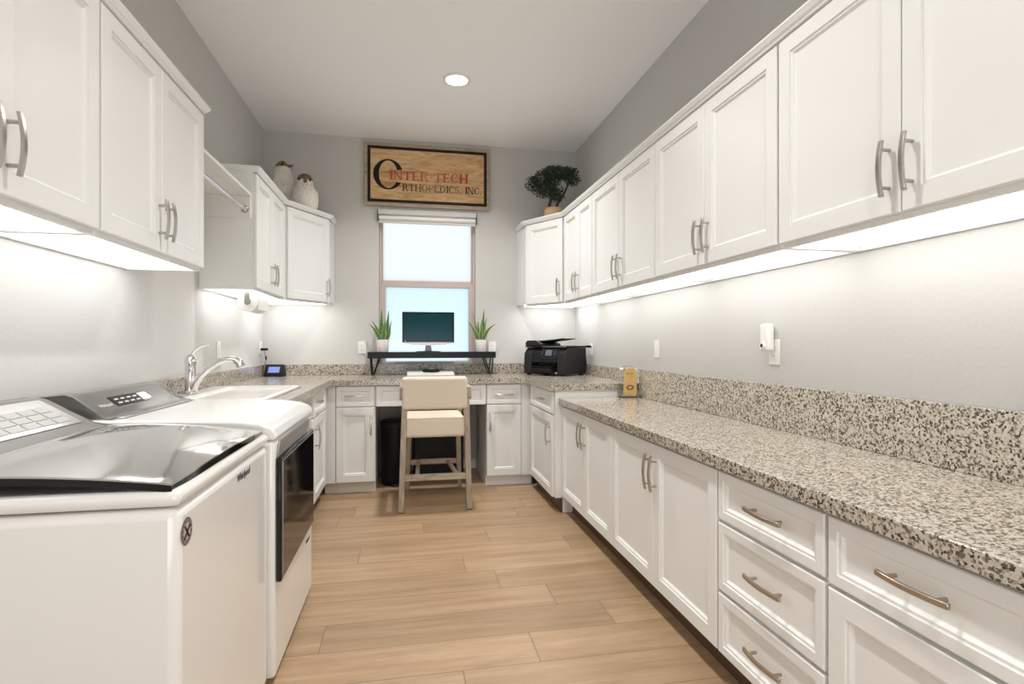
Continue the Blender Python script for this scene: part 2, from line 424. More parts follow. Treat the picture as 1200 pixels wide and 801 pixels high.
def diag(label, A, B, wall_poly, hx_side, name='corner_cabinet'):
    d = Vector((B[0]-A[0], B[1]-A[1])); L = d.length; rz = math.atan2(d.y, d.x)
    def loc(p):
        v = Vector((p[0]-A[0], p[1]-A[1])); c_, s_ = math.cos(-rz), math.sin(-rz); return (v.x*c_-v.y*s_, v.x*s_+v.y*c_)
    poly = [loc(p) for p in wall_poly]
    poly = [(0, .021)]+[(x, y) for x, y in poly]+[(L, .021)]
    return upper(label, A, rz, L, .3, [(.03, L-.012, L-.012-.04)], name=name, poly=poly[::-1], led=True, group=None)
diag('white diagonal corner upper cabinet on the right, under the bonsai tree', (1.05, 4.87), (1.305, 4.455), [(1.05, YB-.002), (XR-.002, YB-.002), (XR-.002, 4.455)], 1)
diag('white diagonal corner upper cabinet on the left, under the two carved birds', (-.94, 4.478), (-.664, 4.95), [(XL+.002, 4.478), (XL+.002, YB-.002), (-.664, YB-.002)], 1)
upper('white two-door upper cabinet on the left wall nearest the camera, above the washer', (XLU, 1.03), PI/2, 1.911-1.03, DL, [(.004, .44, .405), (.44, .877, .475)], m='steel')
upper('white two-door upper cabinet on the left wall above the dryer, next to the hanging rod', (XLU, 1.912), PI/2, 2.791-1.912, DL, [(.004, .429, .40), (.429, .875, .462)])
upper('narrow white two-door upper cabinet past the hanging rod, above the paper towel roll', (-.94, 3.675), PI/2, 4.476-3.675, -.94-XL-.002, [(.004, .40, .365), (.40, .797, .435)])

# crown mouldings: profile swept along the top front edges
def crown(label, path, closed_ends=True):
    """path: xy points along the cabinet faces, room on the right-hand side of travel"""
    prof = [(-.006, 0), (.002, 0), (.004, .006), (.012, .012), (.020, .024), (.022, .026), (.022, .034), (-.006, .034)]
    P = [Vector(p) for p in path]; rings = []
    for i, p in enumerate(P):
        def nrm(a, b_): d = (b_-a).normalized(); return Vector((d.y, -d.x))
        if i == 0: n = nrm(P[0], P[1]); k = 1
        elif i == len(P)-1: n = nrm(P[-2], P[-1]); k = 1
        else:
            n1, n2 = nrm(P[i-1], P[i]), nrm(P[i], P[i+1]); n = (n1+n2).normalized(); k = 1/max(.3, n.dot(n1))
        rings.append([(p.x+n.x*o_*k, p.y+n.y*o_*k, UZ1+.0005+z) for o_, z in prof])
    o = MB().loft(rings).build('crown_molding', 'cab', smooth=False)
    return tag(o, label, 'molding')
crown('white crown molding along the top of the right wall cabinets and their diagonal corner', [(1.05, YB-.003), (1.05, 4.87), (1.305, 4.454), (1.305, .735)])
crown('white crown molding on top of the left wall cabinets above the washer and dryer', [(XLU, 1.03), (XLU, 2.791), (XL+.003, 2.791)])
crown('white crown molding on the left corner cabinets below the carved birds', [(XL+.003, 3.675), (-.94, 3.675), (-.94, 4.477), (-.664, 4.95), (-.664, YB-.003)])

# ------------------------------------------------------------------ base cabinets
def base(label, loc, rz, w_, depth, top, fronts, toe, toe_in=.07, toe_h=.105, body_x=None, extra=None, m='steel', name='base_cabinet', group='white base cabinets'):
    r = thing(name, label, 'cabinet', (loc[0], loc[1], 0), rz, group)
    a, c_ = body_x or (.0006, w_-.0006)
    MB().box((a, .021, toe_h), (c_, depth, top)).build('carcass', 'cab', r, smooth=False)
    MB().box((a, .021+toe_in-.02, 0.0005), (c_, depth, toe_h-.0005)).build('toe_kick', toe, r, smooth=False)
    for kind, x0, x1, z0, z1, h in fronts:
        front(r, kind, x0+G, x1-G, z0, z1, h, m=m)
    if extra: extra(r)
    return r
XLow = 1.075; DLow = XR-XLow-.002; LT = .770
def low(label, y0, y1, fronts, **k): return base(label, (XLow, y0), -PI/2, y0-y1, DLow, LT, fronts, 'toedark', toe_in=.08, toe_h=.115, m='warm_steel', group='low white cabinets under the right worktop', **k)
hz, hl = .630, .158
y0 = 3.722
low('low white two-door cabinet under the right worktop, next to the raised counter step', 3.722, 2.764, [('door', 0, y0-3.226, .122, .757, ('v', y0-3.226-.032, hz, hl)), ('door', y0-3.226, y0-2.765, .122, .757, ('v', y0-3.226+.032, hz, hl))])
y0 = 2.763
low('low white two-door cabinet under the right worktop, next to the three-drawer stack', 2.763, 1.747, [('door', 0, y0-2.252, .122, .757, ('v', y0-2.252-.028, hz, hl)), ('door', y0-2.252, y0-1.748, .122, .757, ('v', y0-2.252+.028, hz, hl))])
y0 = 1.745
low('low white cabinet of three stacked drawers under the right worktop', 1.745, 1.238, [('drawer', .003, .503, a, c_, ('h', y0-1.468, (a+c_)/2+.008, .172)) for a, c_ in ((.590, .757), (.342, .577), (.122, .330))])
y0 = 1.236
low('low white cabinet with one drawer over a door, nearest the camera at right', 1.236, .702, [('drawer', .003, .530, .583, .757, ('h', y0-.972, .685, .172)), ('door', .003, .530, .122, .572, None)])
# raised cabinets on both sides of the desk
TOP = .868
def endp(r): 
    MB().box((.7145, .020, .105), (.7285, .62, TOP)).build('end_panel', 'cab', r, smooth=False)
    MB().box((.7145, .076, .0005), (.7285, .62, .1045)).build('end_panel_foot', 'cab', r, smooth=False)
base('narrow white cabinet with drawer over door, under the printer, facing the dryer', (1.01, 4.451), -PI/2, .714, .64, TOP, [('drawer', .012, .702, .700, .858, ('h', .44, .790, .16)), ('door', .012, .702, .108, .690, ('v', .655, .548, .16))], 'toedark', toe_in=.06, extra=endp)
def fill_r(r): MB().box((.2985, .004, .092), (.3815, .02, TOP)).build('filler_strip', 'cab', r, smooth=False); MB().box((.298, .061, .0005), (.400, .075, .0915)).build('toe_filler', 'cab', r, smooth=False)
base('white cabinet with drawer over door on the back wall, right of the stool', (.648, 4.49), 0, .298, .70, TOP, [('drawer', 0, .298, .697, .862, ('h', .148, .777, .155)), ('door', 0, .298, .094, .689, ('v', .026, .551, .158))], 'cab', toe_in=.06, toe_h=.092, extra=fill_r)
def fill_l(r): MB().box((-.080, .004, .092), (-.0015, .02, TOP)).build('filler_strip', 'cab', r, smooth=False); MB().box((-.088, .051, .0005), (-.0005, .070, .0915)).build('toe_filler', 'toelight', r, smooth=False)
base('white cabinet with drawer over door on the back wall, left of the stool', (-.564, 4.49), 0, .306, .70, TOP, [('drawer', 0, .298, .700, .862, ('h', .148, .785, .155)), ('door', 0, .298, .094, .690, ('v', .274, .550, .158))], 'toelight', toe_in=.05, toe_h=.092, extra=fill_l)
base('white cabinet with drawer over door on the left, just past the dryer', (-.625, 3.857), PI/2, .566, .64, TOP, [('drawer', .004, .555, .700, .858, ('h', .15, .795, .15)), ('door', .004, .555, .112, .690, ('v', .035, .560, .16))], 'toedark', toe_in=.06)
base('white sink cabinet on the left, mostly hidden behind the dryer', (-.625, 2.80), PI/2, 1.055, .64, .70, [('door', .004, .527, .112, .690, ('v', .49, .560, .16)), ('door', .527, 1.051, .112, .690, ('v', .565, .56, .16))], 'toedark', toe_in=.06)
dd = thing('desk_cabinet', 'shallow white drawer unit above the knee space behind the stool', 'cabinet', (-.257, 4.49, .700))
MB().box((.0006, .021, .0), (.904, .55, .168)).build('carcass', 'cab', dd, smooth=False)
front(dd, 'drawer', .006, .449, -.005, .162); front(dd, 'drawer', .453, .896, -.005, .162)

# ------------------------------------------------------------------ granite worktops
SX0, SX1, SY0, SY1 = -1.225, -.695, 2.86, 3.79      # sink cut-out
wt = thing('worktop', 'speckled granite worktop running from the sink round the desk to the printer', 'worktop', (0, 4.8, .869))
b = MB(); z0, z1 = 0, .045; oy = -4.8
def bx(x0, x1, y0, y1): b.box((x0, y0+oy, z0), (x1, y1+oy, z1))
bx(XL+.001, -.60, 2.785, SY0); bx(XL+.001, SX0, SY0, SY1); bx(SX1, -.60, SY0, SY1); bx(XL+.001, -.60, SY1, 4.463)
bx(XL+.001, XR-.001, 4.463, YB-.001); bx(.982, XR-.001, 3.705, 4.463)
b.build('slab', 'granite', wt, smooth=False)
MB().box((XL+.0015, 2.785+oy, .0455), (XL+.020, YB-.021+oy, .142)).build('backsplash', 'granite', wt, bev=.002)
MB().box((XL+.0015, YB-.0205+oy, .0455), (XR-.0015, YB-.0015+oy, .142)).build('backsplash', 'granite', wt, bev=.002)
MB().box((XR-.020, 3.705+oy, .0455), (XR-.0015, YB-.021+oy, .142)).build('backsplash', 'granite', wt, bev=.002)
lw = thing('worktop', 'long low granite worktop on the right, one step below the printer counter', 'worktop', (1.35, 2.2, .7715))
MB().box((1.052-1.35, .70-2.2, 0), (XR-1.3515, 3.715-2.2, .0455)).build('slab', 'granite', lw, bev=.003)
MB().box((XR-.021-1.35, .70-2.2, .046), (XR-.0015-1.35, 3.703-2.2, .247)).build('backsplash', 'granite', lw, bev=.002)

# sink
sk = thing('sink', 'white drop-in laundry sink in the left worktop behind the dryer', 'sink', (-.96, 3.325, .70))
def rrect(x0, x1, y0, y1, r, z, n=5):
    P = []
    for cx, cy, a in ((x1-r, y1-r, 0), (x0+r, y1-r, PI/2), (x0+r, y0+r, PI), (x1-r, y0+r, 1.5*PI)):
        for i in range(n+1): t = a+PI/2*i/n; P.append((cx+r*math.cos(t), cy+r*math.sin(t), z))
    return P
hx, hy = .262, .462
rings = [rrect(-hx, hx, -hy, hy, .05, .216), rrect(-hx, hx, -hy, hy, .05, .226), rrect(-hx+.012, hx-.012, -hy+.012, hy-.012, .045, .231),
         rrect(-hx+.10, hx-.045, -hy+.045, hy-.045, .045, .228), rrect(-hx+.115, hx-.06, -hy+.06, hy-.06, .05, .19), rrect(-hx+.13, hx-.08, -hy+.08, hy-.08, .06, .03), rrect(-hx+.16, hx-.11, -hy+.11, hy-.11, .06, .01)]
MB().loft(rings).build('basin', 'sink', sk)
MB().lathe([(.035, .011), (.035, .015), (.02, .013)], (.03, 0)).build('drain', 'chrome', sk)

# faucet
fc = thing('faucet', 'chrome single-lever kitchen faucet behind the dryer at the sink', 'faucet', (-1.172, 3.25, .932))
MB().lathe([(.036, 0), (.036, .006), (.030, .012), (.027, .02), (.026, .10), (.0255, .150), (.028, .160), (.028, .175), (.024, .198), (.012, .212)], n=20).build('body', 'chrome', fc)
b = MB(); b.tube([(0, 0, .19), (.008, 0, .215), (.03, 0, .240), (.06, 0, .258), (.10, 0, .268)], [.013, .011, .009, .007, .006], 10, .7); b.build('lever', 'chrome', fc)
b = MB(); b.tube([(.018, -.01, .020), (.028, -.01, .055), (.055, -.01, .095), (.095, -.01, .135), (.14, -.01, .165), (.18, -.01, .182), (.215, -.01, .185), (.245, -.01, .175)], [.021, .020, .018, .0165, .0155, .015, .016, .018], 14); b.build('spout', 'chrome', fc)
MB().tube([(.228, -.01, .184), (.252, -.01, .168), (.262, -.01, .145)], [.019, .022, .024], 14).build('spray_head', 'chrome', fc)
MB().ball((.014, -.026, .135), .017, n=12).build('joint_cap', 'chrome', fc)

# ------------------------------------------------------------------ washer
WX, WY0, WY1 = -.478, 1.262, 2.008
ws = thing('washing_machine', 'white top-loading washing machine with a dark glass lid, nearest the camera', 'washer', (-.86, 1.635, 0))
def W(p): return (p[0]+.86, p[1]-1.635, p[2])
MB().box(W((-1.235, WY0, .03)), W((WX, WY1, .853))).build('cabinet', 'enamel', ws, bev=.022, seg=4)
for x in (-1.18, -.53):
    for y in (WY0+.06, WY1-.06): MB().lathe([(.022, 0), (.022, .012), (.012, .014), (.012, .0295)], W((x, y, 0))[:2], 12).build('foot', 'greyplastic', ws)
MB().box(W((-1.235, WY0-.001, .857)), W((WX+.003, WY1+.001, .893))).build('top_deck', 'enamel', ws, bev=.016, seg=4)
# lid: curved tinted glass on a black rim
LX0, LX1, LY0, LY1 = -.925, -.488, 1.268, 2.002
def lidz(u, v):       # u 0 hinge..1 front, v 0 near..1 far
    z = .951-.036*u**1.8
    return z-.012*(2*v-1)**2*(1-.3*u)
def lid_grid(zoff, thick, inset=0):
    b = MB(); nx, ny = 16, 20; top = []; bot = []
    for i in range(nx+1):
        rt = []; rb = []
        for j in range(ny+1):
            u, v = i/nx, j/ny
            x = LX0+(LX1-LX0)*u; y = LY0+(LY1-LY0)*v
            x += -.006*(2*v-1)**8*(u > .95)          # softened front corners
            p = W((x, y, lidz(u, v)+zoff)); rt.append(b.bm.verts.new(p)); rb.append(b.bm.verts.new((p[0], p[1], p[2]-thick)))
        top.append(rt); bot.append(rb)
    for i in range(nx):
        for j in range(ny):
            b.bm.faces.new((top[i][j], top[i+1][j], top[i+1][j+1], top[i][j+1])); b.bm.faces.new((bot[i][j], bot[i][j+1], bot[i+1][j+1], bot[i+1][j]))
    for i in range(nx):
        for j in (0, ny): b.bm.faces.new((top[i][j], bot[i][j], bot[i+1][j], top[i+1][j]))
    for j in range(ny):
        for i in (0, nx): b.bm.faces.new((top[i][j], bot[i][j], bot[i][j+1], top[i][j+1]))
    return b
lid = lid_grid(0, .004).build('lid', 'lidglass', ws)
lid_grid(-.0045, .015).build('lid_rim', 'blackgloss', lid)
# white raised bowl under the lid, up to the glass
rings = [[W((x, y, z)) for x, y, z in rrect(LX0+.0, LX1-.012, LY0+.012, LY1-.012, .02, z_)] for z_ in (.888, .892)]
MB().loft(rings).build('lid_seat', 'enamel', ws)
# console: sloped smoked-chrome fascia with button pad
cz = [(-1.235, .893), (-.930, .893), (-.930, .945), (-.985, .957), (-1.115, 1.033), (-1.150, 1.040), (-1.235, 1.030)]
MB().extr([(x+.86, z) for x, z in cz][::-1], 'y', WY0+.012-1.635, WY1-.012-1.635)
b = MB(); n = 14
def cons_ring(y, k):   # k pulls the profile down towards the ends
    return [W((x, y, .893+(z-.893)*k)) for x, z in cz]
b.loft([cons_ring(WY0+.012, .86), cons_ring(WY0+.05, 1), cons_ring(WY1-.10, 1), cons_ring(WY1-.055, .97), cons_ring(WY1-.012, .42)])
con = b.build('console', 'consolechrome', ws, bev=.004)
def face_pt(s_, y, off=.001):  # point on sloped fascia, s_ 0 bottom..1 top
    x0, z0, x1, z1 = -.985, .957, -1.115, 1.033
    nx, nz = (z1-z0), (x0-x1); L = math.hypot(nx, nz)
    return W((x0+(x1-x0)*s_+nx/L*off, y, z0+(z1-z0)*s_+nz/L*off))
def face_quad(b, s0, s1, y0, y1, off):
    q = lambda o: [face_pt(s0, y0, o), face_pt(s0, y1, o), face_pt(s1, y1, o), face_pt(s1, y0, o)]
    b.loft([q(0), q(off)])
b = MB(); face_quad(b, .06, .97, WY0+.06, WY1-.105, .002); fas = b.build('fascia', 'consolelight', con)
b = MB()
for i in range(8):
    for j in range(3):
        ya = WY0+.10+i*.064; face_quad(b, .16+j*.19, .33+j*.19, ya, ya+.058, .0035)
b.build('button_pad', 'padline', con)
o = text_mesh('Whirlpool', 'logo', 'ink', ws, .030, W((WX+.0008, 1.725, .818)), (PI/2, 0, PI/2), shear=.1)
# round sticker on the washer front
sy, sz = 1.293, .793
def disc(r0, r1, t0, t1, a0=0, a1=2*PI, n=32, c=(0, 0)):
    b = MB()
    for k in range(n):
        p, q = a0+(a1-a0)*k/n, a0+(a1-a0)*(k+1)/n
        f = lambda r, a, t: (t, c[0]+r*math.cos(a), c[1]+r*math.sin(a))
        if r0 > 0: b.loft([[f(r0, p, t0), f(r1, p, t0), f(r1, p, t1), f(r0, p, t1)], [f(r0, q, t0), f(r1, q, t0), f(r1, q, t1), f(r0, q, t1)]])
        else: b.loft([[f(0, p, t0), f(r1, p, t0), f(r1, q, t0)], [f(0, p, t1), f(r1, p, t1), f(r1, q, t1)]])
    bmesh.ops.remove_doubles(b.bm, verts=b.bm.verts, dist=1e-6); return b
st = tag(disc(0, .030, 0, .0006).build('sticker', 'stickergrey'), 'small round dark sticker with a crossed emblem on the front of the washing machine', 'sticker'); st.location = (WX+.0005, sy+.011, sz)
disc(0, .0185, .0007, .0010).build('sticker_center', 'red', st)
b = MB(); b.beam((.0013, -.015, -.013), (.0013, .015, .011), .0016, .005, (1, 0, 0)); b.beam((.0013, -.012, .013), (.0013, .010, -.015), .0016, .005, (1, 0, 0)); b.build('crossed_emblem', 'blackplastic', st)
b = MB()
for k in range(14):
    a = 2*PI*k/14; b.beam((.0009, .0212*math.cos(a), .0212*math.sin(a)), (.0009, .0268*math.cos(a), .0268*math.sin(a)), .0008, .004, (1, 0, 0))
b.build('rim_print', 'stickerprint', st)

# ------------------------------------------------------------------ dryer
DX, DY0, DY1 = -.458, 2.022, 2.768
dr = thing('dryer', 'white front-loading dryer with a black glass door between washer and sink', 'dryer', (-.86, 2.395, 0))
def D(p): return (p[0]+.86, p[1]-2.395, p[2])
MB().box(D((-1.235, DY0, .025)), D((DX, DY1, .862))).build('cabinet', 'enamel', dr, bev=.016, seg=4)
for x in (-1.18, -.52):
    for y in (DY0+.06, DY1-.06): MB().lathe([(.022, 0), (.022, .012), (.012, .014), (.012, .0245)], D((x, y, 0))[:2], 12).build('foot', 'greyplastic', dr)
tp = [(-1.235, .864), (-.462, .864), (-.452, .873), (-.457, .892), (-.474, .910), (-.51, .924), (-.60, .935), (-.80, .942), (-1.02, .947), (-1.235, .947)]
MB().extr([(x+.86, z) for x, z in tp], 'y', DY0+.001-2.395, DY1-.001-2.395).build('top', 'enamel', dr, bev=.008, seg=3)
# console wedge
cz2 = [(-1.235, .9475), (-1.000, .9475), (-.985, .950), (-1.008, .957), (-1.098, 1.028), (-1.125, 1.036), (-1.235, 1.024)]
def dring(y, k, sh=0): return [D((x-sh*(1.0 if -1.2 < x else 0), y, .9475+(z-.9475)*k)) for x, z in cz2]
b = MB(); b.loft([dring(DY0+.030, .97), dring(DY0+.05, 1), dring(DY1-.12, 1), dring(DY1-.07, .93), dring(DY1-.03, .62), dring(DY1-.012, .12)])
dc = b.build('console', 'consolechrome', dr, bev=.004)
def dface(s_, y, off):
    x0, z0, x1, z1 = -1.008, .957, -1.098, 1.028; nx, nz = z1-z0, x0-x1; L = math.hypot(nx, nz)
    return D((x0+(x1-x0)*s_+nx/L*off, y, z0+(z1-z0)*s_+nz/L*off))
def dquad(b, s0, s1, y0, y1, off, o0=0):
    q = lambda o: [dface(s0, y0, o), dface(s0, y1, o), dface(s1, y1, o), dface(s1, y0, o)]
    b.loft([q(o0), q(off)])
b = MB(); dquad(b, .30, .72, DY0+.185, DY0+.43, .0016); b.build('button_panel', 'blackgloss', dc)
b = MB(); dquad(b, .36, .68, DY0+.385, DY0+.455, .0024); b.build('display', 'consolelight', dc)
b = MB()
for i in range(4):
    for j in range(2): dquad(b, .38+j*.17, .43+j*.17, DY0+.205+i*.045, DY0+.232+i*.045, .0024)
b.build('button_marks', 'pale', dc)
o = text_mesh('Whirlpool', 'logo', 'pale', dc, .020, dface(.40, DY0+.118, .0016), (PI/2-.72, 0, PI/2), shear=.1)
# ledge strip in front of the console
MB().box(D((-.984, DY0+.06, .9475)), D((-.958, DY1-.07, .952))).build('console_ledge', 'consolelight', dr, bev=.002)
# door
dg = MB().box(D((DX+.001, 2.030, .362)), D((DX+.020, 2.700, .802))).build('door', 'blackgloss', dr, bev=.006)
b = MB()
x0, x1 = DX+.0205, DX+.0225
for lo, hi in (((x0, 2.045, .787), (x1, 2.685, .790)), ((x0, 2.045, .375), (x1, 2.048, .790))): b.box(D(lo), D(hi))
b.build('door_trim', 'silver', dg)
b = MB(); b.extr([(2.048-2.395, .812), (2.640-2.395, .812), (2.665-2.395, .858), (2.075-2.395, .858)], 'x', DX+.001+.86, DX+.006+.86); b.build('door_pull', 'silver', dr, bev=.002)
text_mesh('Whirlpool', 'logo', 'ink', dr, .022, D((DX+.0008, 2.655, .292)), (PI/2, 0, PI/2), shear=.1)

# ------------------------------------------------------------------ hanging rod and shelf between the left cabinets
sh = thing('closet_shelf', 'white shelf above the hanging rod between the left upper cabinets', 'shelf', (-1.12, 3.233, 2.130))
MB().box((XL+.002+1.12, 2.7935-3.233, .002), (-.968+1.12, 3.6735-3.233, .020)).build('board', 'shelfwhite', sh, bev=.002)
MB().box((XL+.002+1.12, 3.6555-3.233, -.135), (-.972+1.12, 3.6735-3.233, .0015)).build('cleat', 'shelfwhite', sh, bev=.002)
MB().box((XL+.002+1.12, 2.7935-3.233, -.135), (-.972+1.12, 2.8115-3.233, .0015)).build('cleat', 'shelfwhite', sh, bev=.002)
rd = thing('hanging_rod', 'chrome hanging rod under the white shelf on the left', 'rod', (-1.005, 3.233, 2.047))
MB().tube([(0, -.418, 0), (0, .418, 0)], .0125, 16).build('tube', 'chrome', rd)
for s_ in (-1, 1): MB().tube([(0, s_*.4215, 0), (0, s_*.408, 0), (0, s_*.398, 0)], [.024, .022, .016], 16).build('end_flange', 'steel', rd)

# paper towel holder and roll under the far left cabinet
ph = thing('paper_towel_holder', 'metal paper towel holder under the narrow left upper cabinet', 'holder', (-1.025, 3.92, 1.545))
for y in (-.150, .150): MB().beam((0, y, -.0005), (0, y, -.082), .030, .003, (1, 0, 0)).tube([(0, y-.004, -.069), (0, y+.004, -.069)], .016, 12).build('bracket', 'steel', ph)
MB().tube([(0, -.15, -.069), (0, .15, -.069)], .006, 10).build('bar', 'steel', ph)
pr = thing('paper_towel_roll', 'white paper towel roll hanging under the narrow left upper cabinet', 'paper towel', (-1.025, 3.92, 1.476))
b = MB(); rings = []
for r_, y in ((.018, -.135), (.063, -.135), (.065, -.132), (.065, .132), (.063, .135), (.018, .135)): rings.append([(r_*math.cos(2*PI*k/28), y, r_*math.sin(2*PI*k/28)) for k in range(28)])
rings.append(rings[0]); b.loft(rings, cap=False); b.build('paper', 'paper', pr)
b = MB(); rings = []
for r_, y in ((.010, -.137), (.0178, -.137), (.0178, .137), (.010, .137)): rings.append([(r_*math.cos(2*PI*k/24), y, r_*math.sin(2*PI*k/24)) for k in range(24)])
rings.append(rings[0]); b.loft(rings, cap=False); b.build('core', 'card', pr)
MB().box((.0635, -.132, -.05), (.0655, .132, -.005)).build('loose_sheet', 'paper', pr)

# ------------------------------------------------------------------ ceiling lights
dl_labels = ['round recessed ceiling light above the stool', 'round recessed ceiling light over the washing machine, out of frame', 'round recessed ceiling light behind the camera']
for (x, y), lb in zip(DOWNLIGHTS, dl_labels):
    t_ = thing('ceiling_light', lb, 'light', (x, y, ZC), 0, 'recessed ceiling lights')
    b = MB(); rings = []
    for r_, z in ((.078, -.001), (.105, -.001), (.105, -.005), (.082, -.009), (.078, -.006)): rings.append([(r_*math.cos(2*PI*k/36), r_*math.sin(2*PI*k/36), z) for k in range(36)])
    rings.append(rings[0]); b.loft(rings, cap=False); b.build('trim_ring', 'whiteplastic', t_)
    MB().lathe([(.0775, -.001), (.0775, -.0035)], n=36).build('lens', 'lamp', t_)

# ------------------------------------------------------------------ wooden sign
sg = thing('wooden_sign', 'rectangular wooden company sign with black border above the window', 'sign', (.190, YB-.002, 2.785))
SWd, SH = 1.185, .590
MB().box((-SWd/2, -.032, -SH/2), (SWd/2, 0, .012)).box((-SWd/2, -.032, .015), (SWd/2, 0, SH/2)).build('board', 'signedge', sg, bev=.004)
MB().box((-SWd/2+.06, -.0335, -SH/2+.06), (SWd/2-.06, -.030, .0125)).box((-SWd/2+.06, -.0335, .0145), (SWd/2-.06, -.030, SH/2-.06)).build('face', 'signwood', sg, smooth=False)
b = MB(); frame_ring(b, -SWd/2+.034, SWd/2-.034, -SH/2+.034, SH/2-.034, .027, .027, .027, .027, -.0345, -.031); b.build('border', 'signborder', sg)
# serif stroke letters: every glyph on a 1-high grid
def g_box(x0, z0, x1, z1): return [[(x0, z0), (x1, z0), (x1, z1), (x0, z1)]]
TH, TN, SF = .20, .10, .075
def stem(x, th=TH, serif=.085): return g_box(x, 0, x+th, 1)+g_box(x-serif, 0, x+th+serif, SF)+g_box(x-serif, 1-SF, x+th+serif, 1)
def arc(cx, cz, rx, rz, tx, tz, a0, a1, n=22):
    Q = []
    for k in range(n):
        p, q = a0+(a1-a0)*k/n, a0+(a1-a0)*(k+1)/n
        f = lambda a, s_: (cx+(rx-s_*tx)*math.cos(a), cz+(rz-s_*tz)*math.sin(a))
        Q.append([f(p, 0), f(q, 0), f(q, 1), f(p, 1)])
    return Q
R_ = math.radians
GL = {
 'I': (.34, stem(.085)),
 'N': (.92, stem(.085, TN)+stem(.72, TN)+[[(.085, 1), (.25, 1), (.795, 0), (.66, 0)]]),
 'T': (.80, g_box(.315, 0, .485, 1)+g_box(.22, 0, .58, SF)+g_box(.03, .93, .77, 1)+[[(.03, 1), (.03, .72), (.08, .72), (.12, .95)], [(.77, 1), (.68, .95), (.72, .72), (.77, .72)]]),
 'E': (.76, stem(.085)+g_box(.2, 0, .68, .07)+g_box(.2, .93, .66, 1)+g_box(.2, .47, .52, .54)+[[(.66, 1), (.56, .95), (.61, .75), (.66, .75)], [(.69, .0), (.72, .28), (.66, .28), (.58, .06)]]+g_box(.48, .38, .53, .64)),
 'R': (.90, stem(.085)+arc(.40, .74, .31, .26, .16, .07, -PI/2, PI/2)+g_box(.2, .93, .42, 1)+g_box(.2, .48, .42, .55)+[[(.42, .50), (.58, .52), (.84, .03), (.66, .03)]]+g_box(.64, 0, .90, SF)),
 'C': (.84, arc(.44, .5, .41, .52, .17, .07, R_(48), R_(312), 30)+[[(.68, .98), (.68, .70), (.76, .70), (.76, .98)], [(.72, .10), (.80, .25), (.76, .30), (.66, .12)]]),
 'H': (.94, stem(.085)+stem(.68)+g_box(.2, .46, .72, .54)),
 'O': (.92, arc(.46, .5, .44, .52, .17, .07, 0, 2*PI, 40)),
 'P': (.80, stem(.085)+arc(.42, .72, .34, .28, .16, .07, -PI/2, PI/2)+g_box(.2, .93, .44, 1)+g_box(.2, .44, .44, .51)),
 'D': (.92, stem(.085)+arc(.38, .5, .48, .5, .17, .07, -PI/2, PI/2, 30)+g_box(.2, .93, .4, 1)+g_box(.2, 0, .4, .07)),
 'S': (.66, arc(.33, .73, .26, .28, .11, .08, R_(30), R_(255))+arc(.33, .26, .28, .27, .12, .08, R_(-150), R_(80))+g_box(.53, .70, .58, .97)+g_box(.07, .03, .12, .30)),
 '-': (.45, g_box(.06, .40, .39, .50)),
 ',': (.30, g_box(.08, 0, .22, .16)+[[(.22, .03), (.14, .03), (.05, -.18), (.09, -.18)]]),
 '.': (.26, g_box(.06, 0, .21, .16)), ' ': (.32, [])}
def word(txt, x0, x1, z0, z1, name, m, parent, y0=-.0338, y1=-.0355):
    tot = sum(GL[c][0]+.05 for c in txt); sx = (x1-x0)/tot; sz_ = z1-z0; x = x0; b = MB()
    for c in txt:
        for Q in GL[c][1]: b.extr([(x+u*sx, z0+v*sz_) for u, v in Q], 'y', y0, y1)
        x += (GL[c][0]+.05)*sx
    return b.build(name, m, parent, smooth=False)
cx = -.190; zc = -2.785
word('INTER-TECH', -.168+cx, .573+cx, 2.738+zc, 2.822+zc, 'red_lettering', 'signred', sg)['label'] = 'red lettering reading INTER-TECH'
word('RTHOPEDICS,', -.052+cx, .508+cx, 2.637+zc, 2.704+zc, 'black_lettering', 'signblack', sg)['label'] = 'black lettering reading RTHOPEDICS'
word('INC.', .540+cx, .700+cx, 2.637+zc, 2.704+zc, 'black_lettering', 'signblack', sg)['label'] = 'black lettering reading INC.'
b = MB()
for Q in arc(-.180+cx, 2.785+zc, .137, .142, .052, .014, R_(20), R_(328), 44): b.extr(Q, 'y', -.0338, -.0353)
b.build('large_initial', 'signborder', sg, smooth=False)['label'] = 'large black letter O broken by the red line'

# ------------------------------------------------------------------ roller blind at the window top
rb = thing('roller_blind', 'rolled-up grey blind at the top of the window, under the sign', 'blind', (.187, YB-.001, 2.40))
MB().box((-.460, -.045, .012), (.460, 0, .056)).build('headrail', 'blind', rb, bev=.004)
MB().tube([(-.452, -.022, -.020), (.452, -.022, -.020)], .021, 18).build('roll', 'whiteplastic', rb)
MB().box((-.452, -.030, -.068), (.452, -.012, -.046)).box((-.45, -.023, -.05), (.45, -.019, -.03)).build('bottom_rail', 'blind', rb, bev=.003)
[MB().box((x-.0015, -.046, -.05), (x+.0015, 0, .056)).build('end_bracket', 'greyplastic', rb) for x in (-.462, .462)]

